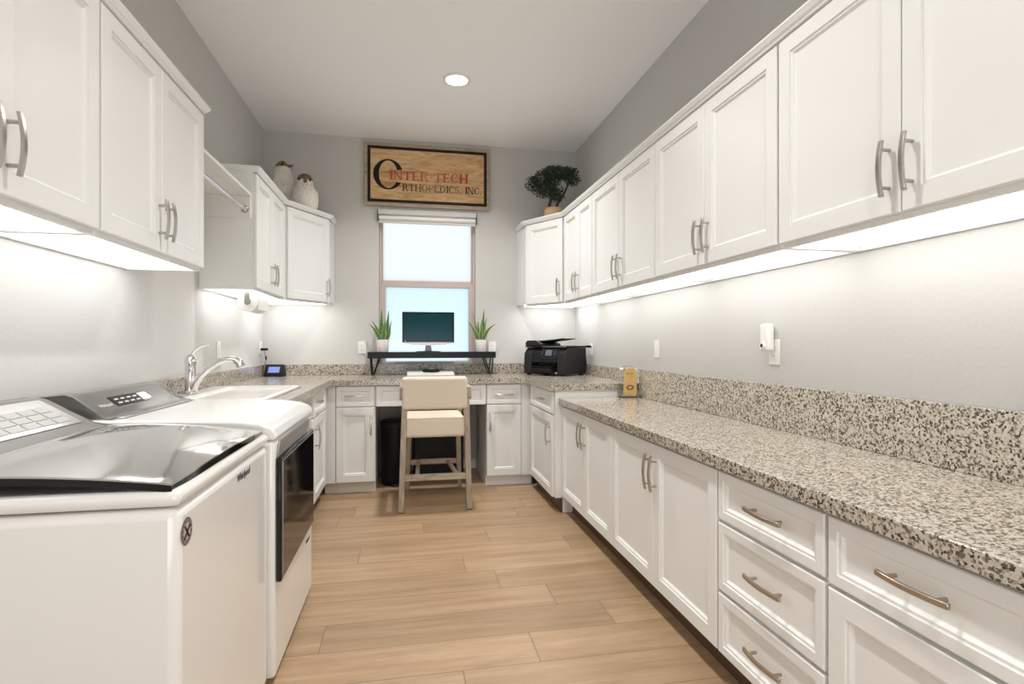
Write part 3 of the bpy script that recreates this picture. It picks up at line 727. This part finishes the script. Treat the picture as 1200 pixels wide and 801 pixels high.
# ------------------------------------------------------------------ desk riser, monitor, plants, desk objects
RY0, RY1 = 4.985, 5.185
ri = thing('desk_riser', 'black wooden desk riser shelf on hairpin legs in front of the window', 'shelf', (.225, 5.085, .9142))
MB().box((-.580, RY0-5.085, .156), (.580, RY1-5.085, .212)).build('board', 'blackwood', ri, bev=.002)
for sx_ in (-1, 1):
    for sy_ in (-1, 1):
        x = sx_*.555; y = sy_*.075; b = MB()
        b.tube([(x, y, .156), (x-sx_*.005, y, .08), (x-sx_*.012, y, .008), (x-sx_*.018, y, .004), (x-sx_*.026, y, .012), (x-sx_*.05, y, .08), (x-sx_*.075, y, .156)], .0058, 8); b.build('leg', 'blackmetal', ri)
mo = thing('monitor', 'small flat monitor with silver chin on the black desk riser', 'monitor', (.187, 5.085, 1.1267))
MB().box((-.238, -.022, .082), (.238, .010, .368)).build('bezel', 'tvframe', mo, bev=.005)
MB().box((-.216, -.0235, .112), (.216, -.0221, .350)).build('screen', 'screen', mo)
ch = [(-.238, .082), (-.15, .066), (0, .058), (.15, .066), (.238, .082), (.238, .088), (-.238, .088)]
MB().extr(ch[::-1], 'y', -.024, .006).build('chin', 'silver', mo)
MB().box((-.12, .0101, .12), (.12, .045, .33)).build('rear_housing', 'blackplastic', mo, bev=.012)
MB().extr([(-.032, .006), (.032, .006), (.022, .07), (-.022, .07)], 'y', -.004, .022).build('neck', 'blackgloss', mo, bev=.003)
MB().lathe([(1, 0), (1, .004), (.85, .008)], n=32, sx=.115, sy=.075).build('foot', 'tvframe', mo)
MB().box((-.212, -.0232, .093), (-.206, -.0221, .104)).build('power_mark', 'pale', mo)
def leaf_mesh(base_, tip, bend, wd, n=9):
    b = MB(); uvl = b.bm.loops.layers.uv.new('leaf'); base_ = Vector(base_); tip = Vector(tip); bend = Vector(bend)
    ax = (tip-base_).normalized(); side = ax.cross(Vector((0, -1, 0))).normalized(); R = []
    for i in range(n+1):
        t = i/n; p = base_.lerp(tip, t)+bend*math.sin(PI*t)*.5
        ww = wd*(.55+.45*math.sin(PI*min(1, t*1.25+.15)))*(1-t**3.2)+.0008
        d = Vector((0, .004*math.cos(t), 0))
        R.append([(p-side*ww, (0, t)), (p+Vector((0, .006, 0))*(1-t), (.5, t)), (p+side*ww, (1, t))])
    V = [[(b.bm.verts.new(q), uv) for q, uv in r] for r in R]
    for i in range(n):
        for j in range(2):
            c4 = [V[i][j], V[i][j+1], V[i+1][j+1], V[i+1][j]]
            f = b.bm.faces.new([c[0] for c in c4])
            for lp, c in zip(f.loops, c4): lp[uvl].uv = c[1]
    return b
def snake_plant(x, y, label, leaves):
    t_ = thing('snake_plant', label, 'plant', (x, y, 1.1267), 0, 'snake plants on the desk riser')
    MB().lathe([(.044, 0), (.047, .004), (.054, .108), (.054, .112), (.048, .112), (.046, .095)], n=28).build('pot', 'pot', t_)
    MB().lathe([(.0455, .096), (.0455, .100)], n=24).build('soil', 'soil', t_)
    for (bx_, by_), tp_, bend, wd in leaves:
        o = leaf_mesh((bx_, by_, .095), tp_, bend, wd*1.45).build('leaf', 'leaf', t_); s_ = o.modifiers.new('solid', 'SOLIDIFY'); s_.thickness = .003
snake_plant(-.222, 5.075, 'snake plant in a white pot at the left end of the black desk riser', [
    ((-.008, 0), (-.012, .01, .395), (-.01, 0, 0), .019), ((.012, .01), (.050, .0, .380), (.012, 0, 0), .017), ((-.02, -.01), (-.128, -.01, .255), (.012, 0, .04), .012), ((-.02, .01), (-.105, .03, .285), (.01, 0, .045), .010),
    ((.02, -.01), (.068, -.02, .245), (.015, 0, 0), .014), ((.0, -.02), (.022, -.03, .300), (.0, 0, 0), .015), ((.02, .012), (.075, .02, .290), (.01, 0, 0), .010)])
snake_plant(.674, 5.075, 'snake plant in a white pot at the right end of the black desk riser', [
    ((.004, 0), (.036, .01, .400), (.0, 0, 0), .018), ((-.012, .01), (-.020, .02, .290), (-.01, 0, 0), .014), ((-.02, -.01), (-.118, -.01, .285), (.025, 0, .0), .012), ((-.02, .012), (-.088, .02, .400), (.02, 0, 0), .006),
    ((.018, -.01), (.150, -.01, .265), (-.03, 0, .045), .011), ((.012, .01), (.058, .0, .33), (.0, 0, 0), .012), ((-.004, -.02), (.012, -.025, .27), (0, 0, 0), .013)])
pd = thing('writing_pad', 'thin white tilted pad on the desk beneath the riser', 'pad', (.205, 5.0, .9145))
b = MB(); b.extr([(-.075, 0), (.085, .030), (.085, .036), (-.075, .007)], 'x', -.212, .212); b.build('board', 'whiteplastic', pd, bev=.002)
MB().box((-.2, .07, 0), (.2, .078, .026)).build('rear_foot', 'whiteplastic', pd)
bd = thing('phone_dock', 'small flat black device lying on the white pad under the monitor', 'device', (.21, 5.04, .9445))
MB().lathe([(1, .0), (1, .018), (.86, .026)], n=28, sx=.077, sy=.03).build('housing', 'blackplastic', bd, rot=(math.radians(10.6), 0, 0))
MB().lathe([(1, .0265), (.9, .0285)], n=28, sx=.06, sy=.022).build('top_plate', 'blackgloss', bd, rot=(math.radians(10.6), 0, 0))

# printer (turned towards the room)
pn = thing('printer', 'black all-in-one inkjet printer on the raised corner counter', 'printer', (1.062, 4.93, .9145), -math.radians(51))
PWd, PD = .462, .345
side = [(0, .012), (PD, .012), (PD, .252), (.05, .252), (.004, .200), (-.004, .06)]
b = MB(); b.extr([(y, z) for y, z in side], 'x', 0, .085); b.extr([(y, z) for y, z in side], 'x', .375, PWd); b.box((.085, .10, .012), (.375, PD, .252)); b.box((.085, -.002, .012), (.375, .10, .03)); b.build('housing', 'greyplastic', pn, bev=.006)
b = MB(); b.extr([(.0, .116), (.10, .116), (.10, .2515), (.048, .2515), (.006, .205)], 'x', .086, .374); b.build('front_cover', 'blackplastic', pn, bev=.004)
MB().box((.10, -.035, .074), (.33, .098, .082)).box((.092, -.05, .030), (.345, .09, .066)).build('paper_tray', 'blackplastic', pn, bev=.004)
b = MB(); [b.box((.125+k*.028, .06, .085), (.143+k*.028, .085, .114)) for k in range(7)]; b.build('output_rollers', 'blackgloss', pn, bev=.003)
cp = MB().extr([(-.004, .150), (.012, .150), (.046, .243), (.030, .248)], 'x', .185, .385).build('control_panel', 'blackgloss', pn, bev=.004)
b = MB(); b.extr([(-.0035, .180), (-.0015, .180), (.0175, .230), (.0155, .231)], 'x', .245, .315); b.build('touch_screen', 'lcdgrey', cp)
b = MB(); [b.extr([(-.0035, .18), (-.0015, .18), (.0175, .23), (.0155, .231)], 'x', x, x+.008) for x in (.205, .335, .352)]; b.build('touch_keys', 'ink', cp)
b = MB(); b.extr([(.01, .2535), (PD, .2535), (PD, .268), (.03, .268)], 'x', 0, PWd); b.build('scanner_lid', 'blackplastic', pn, bev=.005)
b = MB(); b.extr([(0.0, .2685), (.19, .2685), (.19, .285), (.12, .318), (.02, .318), (0, .30)], 'y', .02, PD-.02); b.build('document_feeder', 'greyplastic', pn, bev=.006)
b = MB(); b.extr([(.12, .300), (.30, .318), (.385, .330), (.385, .336), (.29, .326), (.12, .315)], 'y', .06, PD-.06); b.build('feeder_tray', 'greyplastic', pn, bev=.002)
[MB().box((x, y, 0), (x+.03, y+.03, .0118)).build('foot', 'blackplastic', pn) for x in (.02, PWd-.05) for y in (.02, PD-.05)]
MB().box((.362, -.0045, .02), (.374, -.0025, .034)).build('badge', 'pale', pn)

# weather clock, plug
ck = thing('desk_clock', 'small black digital clock with a blue screen in the left counter corner', 'clock', (-1.150, 5.075, .9145), math.radians(-8))
b = MB(); b.extr([(-.045, 0), (.055, 0), (.02, .105), (.008, .105), (-.045, .012)], 'x', -.082, .082); b.build('housing', 'blackplastic', ck, bev=.006)
tl = math.atan2(.053, .093)
MB().box((-.062, -.0012, .014), (.062, .0005, .093)).build('screen_border', 'blackgloss', ck, loc=(0, -.0455, .012), rot=(-tl, 0, 0))
MB().box((-.048, -.002, .026), (.048, -.0005, .082)).build('screen', 'lcdblue', ck, loc=(0, -.0462, .012), rot=(-tl, 0, 0))
pg = thing('power_plug', 'black power plug with a thin cord in the outlet above the desk clock', 'plug', (XL+.0065, 5.10, 1.152))
MB().box((.0, -.016, -.011), (.058, .016, .011)).build('plug_body', 'blackplastic', pg, bev=.004)
b = MB(); b.tube([(.03, -.005, -.011), (.032, -.006, -.03), (.040, -.010, -.05), (.045, -.012, -.062)], .0022, 8); b.tube([(.046, -.012, -.088), (.040, -.012, -.12), (.022, -.010, -.15), (.024, -.012, -.20), (.03, -.03, -.233)], .0022, 8); b.build('cord', 'greyplastic', pg)
MB().tube([(.044, -.012, -.060), (.047, -.012, -.090)], .007, 10).build('cord_adapter', 'blackplastic', pg)

# outlets and switches
def wall_plate(label, name, cat, loc, rz, kind):
    t_ = thing(name, label, cat, loc, rz)
    MB().box((-.036, -.006, -.058), (.036, -.0003, .058)).build('cover_plate', 'whiteplastic', t_, bev=.002)
    if kind == 'rocker': MB().box((-.016, -.0095, -.033), (.016, -.006, .033)).build('rocker', 'whiteplastic', t_, bev=.0015)
    else:
        for s_ in (-1, 1):
            r_ = MB().box((-.016, -.008, s_*.0195-.0145), (.016, -.006, s_*.0195+.0145)).build('receptacle', 'whiteplastic', t_, bev=.003)
            b = MB(); b.box((-.0075, -.0083, s_*.0195-.002), (-.0055, -.0078, s_*.0195+.007)).box((.0055, -.0083, s_*.0195-.002), (.0075, -.0078, s_*.0195+.007)); b.build('slots', 'ink', r_)
    return t_
wall_plate('white rocker switch on the right wall midway between printer and air freshener', 'light_switch', 'switch', (XR, 3.405, 1.166), -PI/2, 'rocker')
wall_plate('white outlet on the right wall under the plug-in air freshener', 'wall_outlet', 'outlet', (XR, 2.212, 1.165), -PI/2, 'duplex')
wall_plate('white outlet on the right wall just behind the printer', 'wall_outlet', 'outlet', (XR, 4.735, 1.150), -PI/2, 'duplex')
wall_plate('white outlet on the back wall left of the desk riser', 'wall_outlet', 'outlet', (-.420, YB, 1.166), 0, 'duplex')
wall_plate('white outlet on the back wall, right end of the desk riser, behind a pot', 'wall_outlet', 'outlet', (.806, YB, 1.164), 0, 'duplex')
wall_plate('white switch plate on the left wall above the faucet spout', 'light_switch', 'switch', (XL, 4.03, 1.160), PI/2, 'rocker')
wall_plate('white outlet on the left wall at the back corner holding the black plug', 'wall_outlet', 'outlet', (XL, 5.105, 1.165), PI/2, 'duplex')
af = thing('air_freshener', 'white plug-in air freshener in the outlet on the right wall', 'air freshener', (XR-.0085, 2.225, 1.205), -PI/2)
MB().box((-.034, -.040, -.035), (.026, 0, .092)).build('housing', 'whiteplastic', af, bev=.014, seg=4)
MB().tube([(-.006, -.040, -.010), (-.006, -.048, -.010)], [.018, .016], 20).build('dial', 'whiteplastic', af)
MB().tube([(-.006, -.0482, -.010), (-.006, -.049, -.010)], [.009, .008], 16).build('dial_hub', 'greyplastic', af)
p2 = thing('power_plug', 'black printer power plug in the outlet behind the printer', 'plug', (XR-.0085, 4.735, 1.176), -PI/2)
MB().box((-.012, -.045, -.010), (.012, 0, .010)).build('plug_body', 'blackplastic', p2, bev=.004)
MB().tube([(0, -.045, 0), (.004, -.055, -.01), (.012, -.055, -.06), (.018, -.05, -.14), (.018, -.045, -.215)], .003, 8).build('cord', 'greyplastic', p2)

# gold plaque in a clear holder on the low worktop
gp = thing('award_plaque', 'gold arched plaque in a clear block at the counter step', 'plaque', (1.552, 3.655, .8175))
def arch(x0, x1, z0, z1, n=12):
    r_ = (x1-x0)/2; P = [(x0, z0), (x1, z0)]
    for k in range(n+1): a = PI*k/n; P.append(((x0+x1)/2+r_*math.cos(a), z1-r_*.75+r_*.75*math.sin(a)))
    return P
MB().extr(arch(-.066, .066, .012, .228), 'y', -.040, .034).build('clear_block', 'acrylic', gp, bev=.003)
MB().box((-.060, -.035, 0), (.070, .035, .0115)).build('base_plate', 'darkgold', gp, bev=.002)
MB().extr(arch(-.052, .046, .022, .212), 'y', -.0425, -.0405).build('gold_card', 'gold', gp)
b = MB(); rings = []
for r_, y in ((.012, -.0428), (.024, -.0428), (.024, -.0442), (.012, -.0442)): rings.append([(-.004+r_*1.15*math.cos(2*PI*k/20), y, .075+r_*math.sin(2*PI*k/20)*.8) for k in range(20)])
rings.append(rings[0]); b.loft(rings, cap=False); b.build('round_emblem', 'darkgold', gp)
b = MB(); [b.box((-.034+k*.012, -.0436, .172-.004*(k % 2)), (-.027+k*.012, -.0428, .178)) for k in range(5)]; b.box((.005, -.0436, .150), (.013, -.0428, .156)); b.build('print', 'darkgold', gp)

# ------------------------------------------------------------------ carved birds
def bird(label, loc, rz, H, Wd, prof, cap_prof, eye, beak, SC_=1.0):
    t_ = thing('bird_figurine', label, 'figurine', loc, rz, 'carved birds on the corner cabinet')
    n = 28; rings = []; t_.scale = (SC_,)*3
    for z, rx, ry, oy_ in prof: rings.append([(rx*math.cos(2*PI*k/n), oy_+ry*math.sin(2*PI*k/n), z) for k in range(n)])
    MB().loft(rings).build('body', 'bird', t_, sub=1)
    rings = []
    for z, rx, ry, oy_ in cap_prof: rings.append([(rx*math.cos(2*PI*k/n), oy_+ry*math.sin(2*PI*k/n), z) for k in range(n)])
    MB().loft(rings).build('head_cap', 'birdcap', t_, sub=1)
    b0, b1, r_ = beak; MB().tube([b0, Vector(b0).lerp(Vector(b1), .5), b1], [r_, r_*.75, .002], 10).build('beak', 'beak', t_)
    for s_ in (-1, 1): MB().ball((s_*eye[0], eye[1], eye[2]), eye[3], n=10).build('eye', 'blackgloss', t_)
    MB().loft([[(-.03, .085, .05), (.03, .085, .05), (.03, .095, .06), (-.03, .095, .06)], [(-.022, .16, .02), (.022, .16, .02), (.022, .165, .027), (-.022, .165, .027)]]).build('tail', 'birdcap', t_)
    for s_ in (-1, 1): MB().ball((s_*Wd*.46, .02, H*.42), .05, (.25, .85, 1.5), 14).build('wing', 'bird', t_)
    MB().lathe([(Wd*.30, 0), (Wd*.30, .006), (Wd*.22, .02)], n=20).build('base', 'bird', t_)
bird('taller carved wooden bird with its beak raised sideways, on the left corner cabinet', (-1.055, 4.90, UZ1+.001), math.radians(72), .41, .20,
     [(.008, .04, .04, 0), (.03, .075, .075, 0), (.09, .098, .098, 0), (.16, .104, .102, 0), (.23, .098, .095, 0), (.29, .082, .080, -.003), (.335, .066, .066, -.006), (.375, .050, .052, -.008), (.405, .030, .030, -.006), (.412, .010, .010, -.005)],
     [(.362, .0585, .0595, -.006), (.382, .050, .052, -.006), (.406, .034, .036, -.005), (.420, .016, .018, -.005), (.424, .004, .004, -.005)], (.045, -.030, .382, .010), ((.0, -.052, .378), (.0, -.100, .386), .013), 1.10)
bird('smaller squat carved wooden bird facing the room, on the left corner cabinet', (-.850, 4.80, UZ1+.001), math.radians(8), .32, .20,
     [(.008, .05, .05, 0), (.03, .085, .085, 0), (.08, .105, .105, 0), (.14, .108, .105, 0), (.19, .092, .088, -.004), (.215, .072, .070, -.010), (.24, .066, .064, -.014), (.275, .062, .060, -.016), (.305, .044, .044, -.014), (.318, .014, .014, -.014)],
     [(.255, .067, .067, -.014), (.28, .064, .064, -.015), (.308, .048, .048, -.014), (.322, .022, .022, -.014), (.327, .005, .005, -.014)], (.040, -.062, .262, .0095), ((.004, -.070, .255), (.006, -.108, .232), .016), 1.03)

# ------------------------------------------------------------------ bonsai
bo = thing('bonsai_tree', 'dark green bonsai tree with a tan base on the right corner cabinet', 'plant', (1.335, 4.86, UZ1+.001))
MB().lathe([(.085, 0), (.098, .02), (.095, .09), (.10, .135), (.085, .165), (.05, .175)], n=14, sx=1, sy=.75).build('base', 'tanwood', bo)
def skin(paths): 
    b = MB()
    for pts, r0, r1 in paths:
        n = len(pts); b.tube(pts, [r0+(r1-r0)*i/(n-1) for i in range(n)], 8)
    return b
paths = [([(-.055, 0, .15), (-.045, 0, .20), (-.03, .0, .25), (-.03, 0, .30), (-.06, 0, .36), (-.11, 0, .42)], .018, .007),
         ([(-.03, 0, .25), (.02, .01, .31), (.0, .01, .38), (.02, .01, .46)], .013, .006),
         ([(.03, 0, .15), (.025, .0, .20), (.06, 0, .26), (.10, .0, .32), (.135, 0, .40), (.14, 0, .47)], .015, .006),
         ([(.06, 0, .26), (.04, .01, .30), (.09, .015, .35), (.07, .01, .38)], .009, .006),
         ([(-.03, 0, .29), (-.10, -.02, .31), (-.17, -.01, .33)], .009, .005)]
skin(paths).build('trunk', 'bark', bo)
b = MB(); r = random.Random(11)
blobs = [(-.10, 0, .43, .115, .075), (-.19, 0, .36, .085, .06), (0, .0, .485, .12, .07), (.12, 0, .49, .12, .065), (.175, 0, .44, .075, .06), (-.06, -.01, .34, .10, .055), (.02, 0, .28, .08, .06), (-.12, -.01, .29, .07, .04), (.03, .01, .50, .15, .06), (-.21, 0, .42, .05, .03), (-.03, 0, .40, .09, .06)]
for cx_, cy_, cz_, rx_, rz_ in blobs:
    for _ in range(int(5200*rx_*rz_/.006)//14):
        while True:
            d = Vector((r.uniform(-1, 1), r.uniform(-1, 1), r.uniform(-1, 1)))
            if d.length <= 1: break
        p = Vector((cx_+d.x*rx_, cy_+d.y*rx_*.85, cz_+d.z*rz_))
        a = Vector((r.uniform(-1, 1), r.uniform(-1, 1), r.uniform(-.3, 1))).normalized(); s_ = a.cross(Vector((r.uniform(-1, 1), r.uniform(-1, 1), .3))).normalized()
        L = r.uniform(.014, .024); wl = L*.36; nrm = a.cross(s_)*.0025
        v = [b.bm.verts.new(q) for q in (p, p+a*L*.5+s_*wl+nrm, p+a*L, p+a*L*.5-s_*wl+nrm)]
        b.bm.faces.new(v[:3]); b.bm.faces.new((v[0], v[2], v[3]))
b.build('foliage', 'foliage', bo, smooth=False)

# ------------------------------------------------------------------ counter stool
sl = thing('counter_stool', 'cream upholstered counter stool with weathered wood legs at the desk', 'stool', (.195, 4.22, 0))
def SP(x, y, z): return (x-.195, y-4.22, z)
FX = [(-.048, -.020), (.440, .415)]   # foot x, top x for the rear legs
for fx, tx in FX:
    MB().beam(SP(fx, 3.935, .004), SP(tx, 3.925, .835), .040, .045, (1, 0, 0)).build('rear_leg', 'stoolwood', sl, bev=.004)
for fx, tx in ((-.006, .012), (.425, .402)):
    MB().beam(SP(fx, 4.545, .004), SP(tx, 4.43, .525), .036, .040, (1, 0, 0)).build('front_leg', 'stoolwood', sl, bev=.004)
for x, y in ((-.048, 3.935), (.440, 3.935), (-.006, 4.545), (.425, 4.545)): MB().box(SP(x-.017, y-.018, 0), SP(x+.017, y+.018, .0045)).build('foot_glide', 'blackplastic', sl)
for fx, sx_ in ((-.035, -1), (.430, 1)):
    b = MB(); b.extr([(3.895-4.22, .815), (3.925-4.22, .800), (3.96-4.22, .835), (4.25-4.22, .85), (4.36-4.22, .86), (4.36-4.22, .895), (4.25-4.22, .90), (3.895-4.22, .895)], 'x', fx-.022-.195, fx+.022-.195); b.build('armrest', 'stoolwood', sl, bev=.005)
    MB().beam(SP(fx, 4.34, .86), SP(fx-sx_*.028, 4.42, .54), .034, .036, (1, 0, 0)).build('arm_post', 'stoolwood', sl, bev=.004)
MB().beam(SP(-.028, 3.932, .245), SP(.424, 3.932, .245), .044, .028, (0, 0, 1)).build('rear_stretcher', 'stoolrail', sl, bev=.003)
MB().beam(SP(.015, 4.497, .235), SP(.405, 4.497, .235), .040, .026, (0, 0, 1)).build('front_stretcher', 'stoolrail', sl, bev=.003)
for x0_, x1_ in ((.065, .085), (.355, .325)):
    MB().beam(SP(x0_, 3.946, .245), SP(x1_, 4.484, .235), .028, .026, (1, 0, 0)).build('cross_stretcher', 'stoolwood', sl, bev=.003)
def cushion(name, lo, hi, bev):
    o = MB().box(SP(*lo), SP(*hi)).build(name, 'fabric', sl, bev=bev, seg=5); return o
cushion('seat', (-.026, 3.915, .530), (.418, 4.43, .664), .026)
bk = cushion('backrest', (-.040, 3.885, .733), (.422, 3.965, .966), .022)


# ------------------------------------------------------------------ under the desk
tb = thing('trash_can', 'black step trash can under the desk left of the stool', 'trash can', (-.105, 4.80, 0))
MB().lathe([(.118, .0), (.124, .012), (.128, .50), (.128, .505)], n=32).build('body', 'trash', tb)
MB().lathe([(.131, .506), (.132, .530), (.118, .545), (.05, .552)], n=32).build('lid', 'blackplastic', tb)
MB().box((-.03, -.165, .008), (.03, -.118, .020)).build('pedal', 'blackplastic', tb, bev=.004)
bb = thing('storage_box', 'black box standing in the knee space behind the stool', 'box', (.27, 5.02, 0))
MB().box((-.22, -.16, .002), (.22, .16, .54)).build('body', 'trash', bb, bev=.01)
MB().box((-.225, -.165, .541), (.225, .165, .575)).build('lid', 'blackplastic', bb, bev=.008)
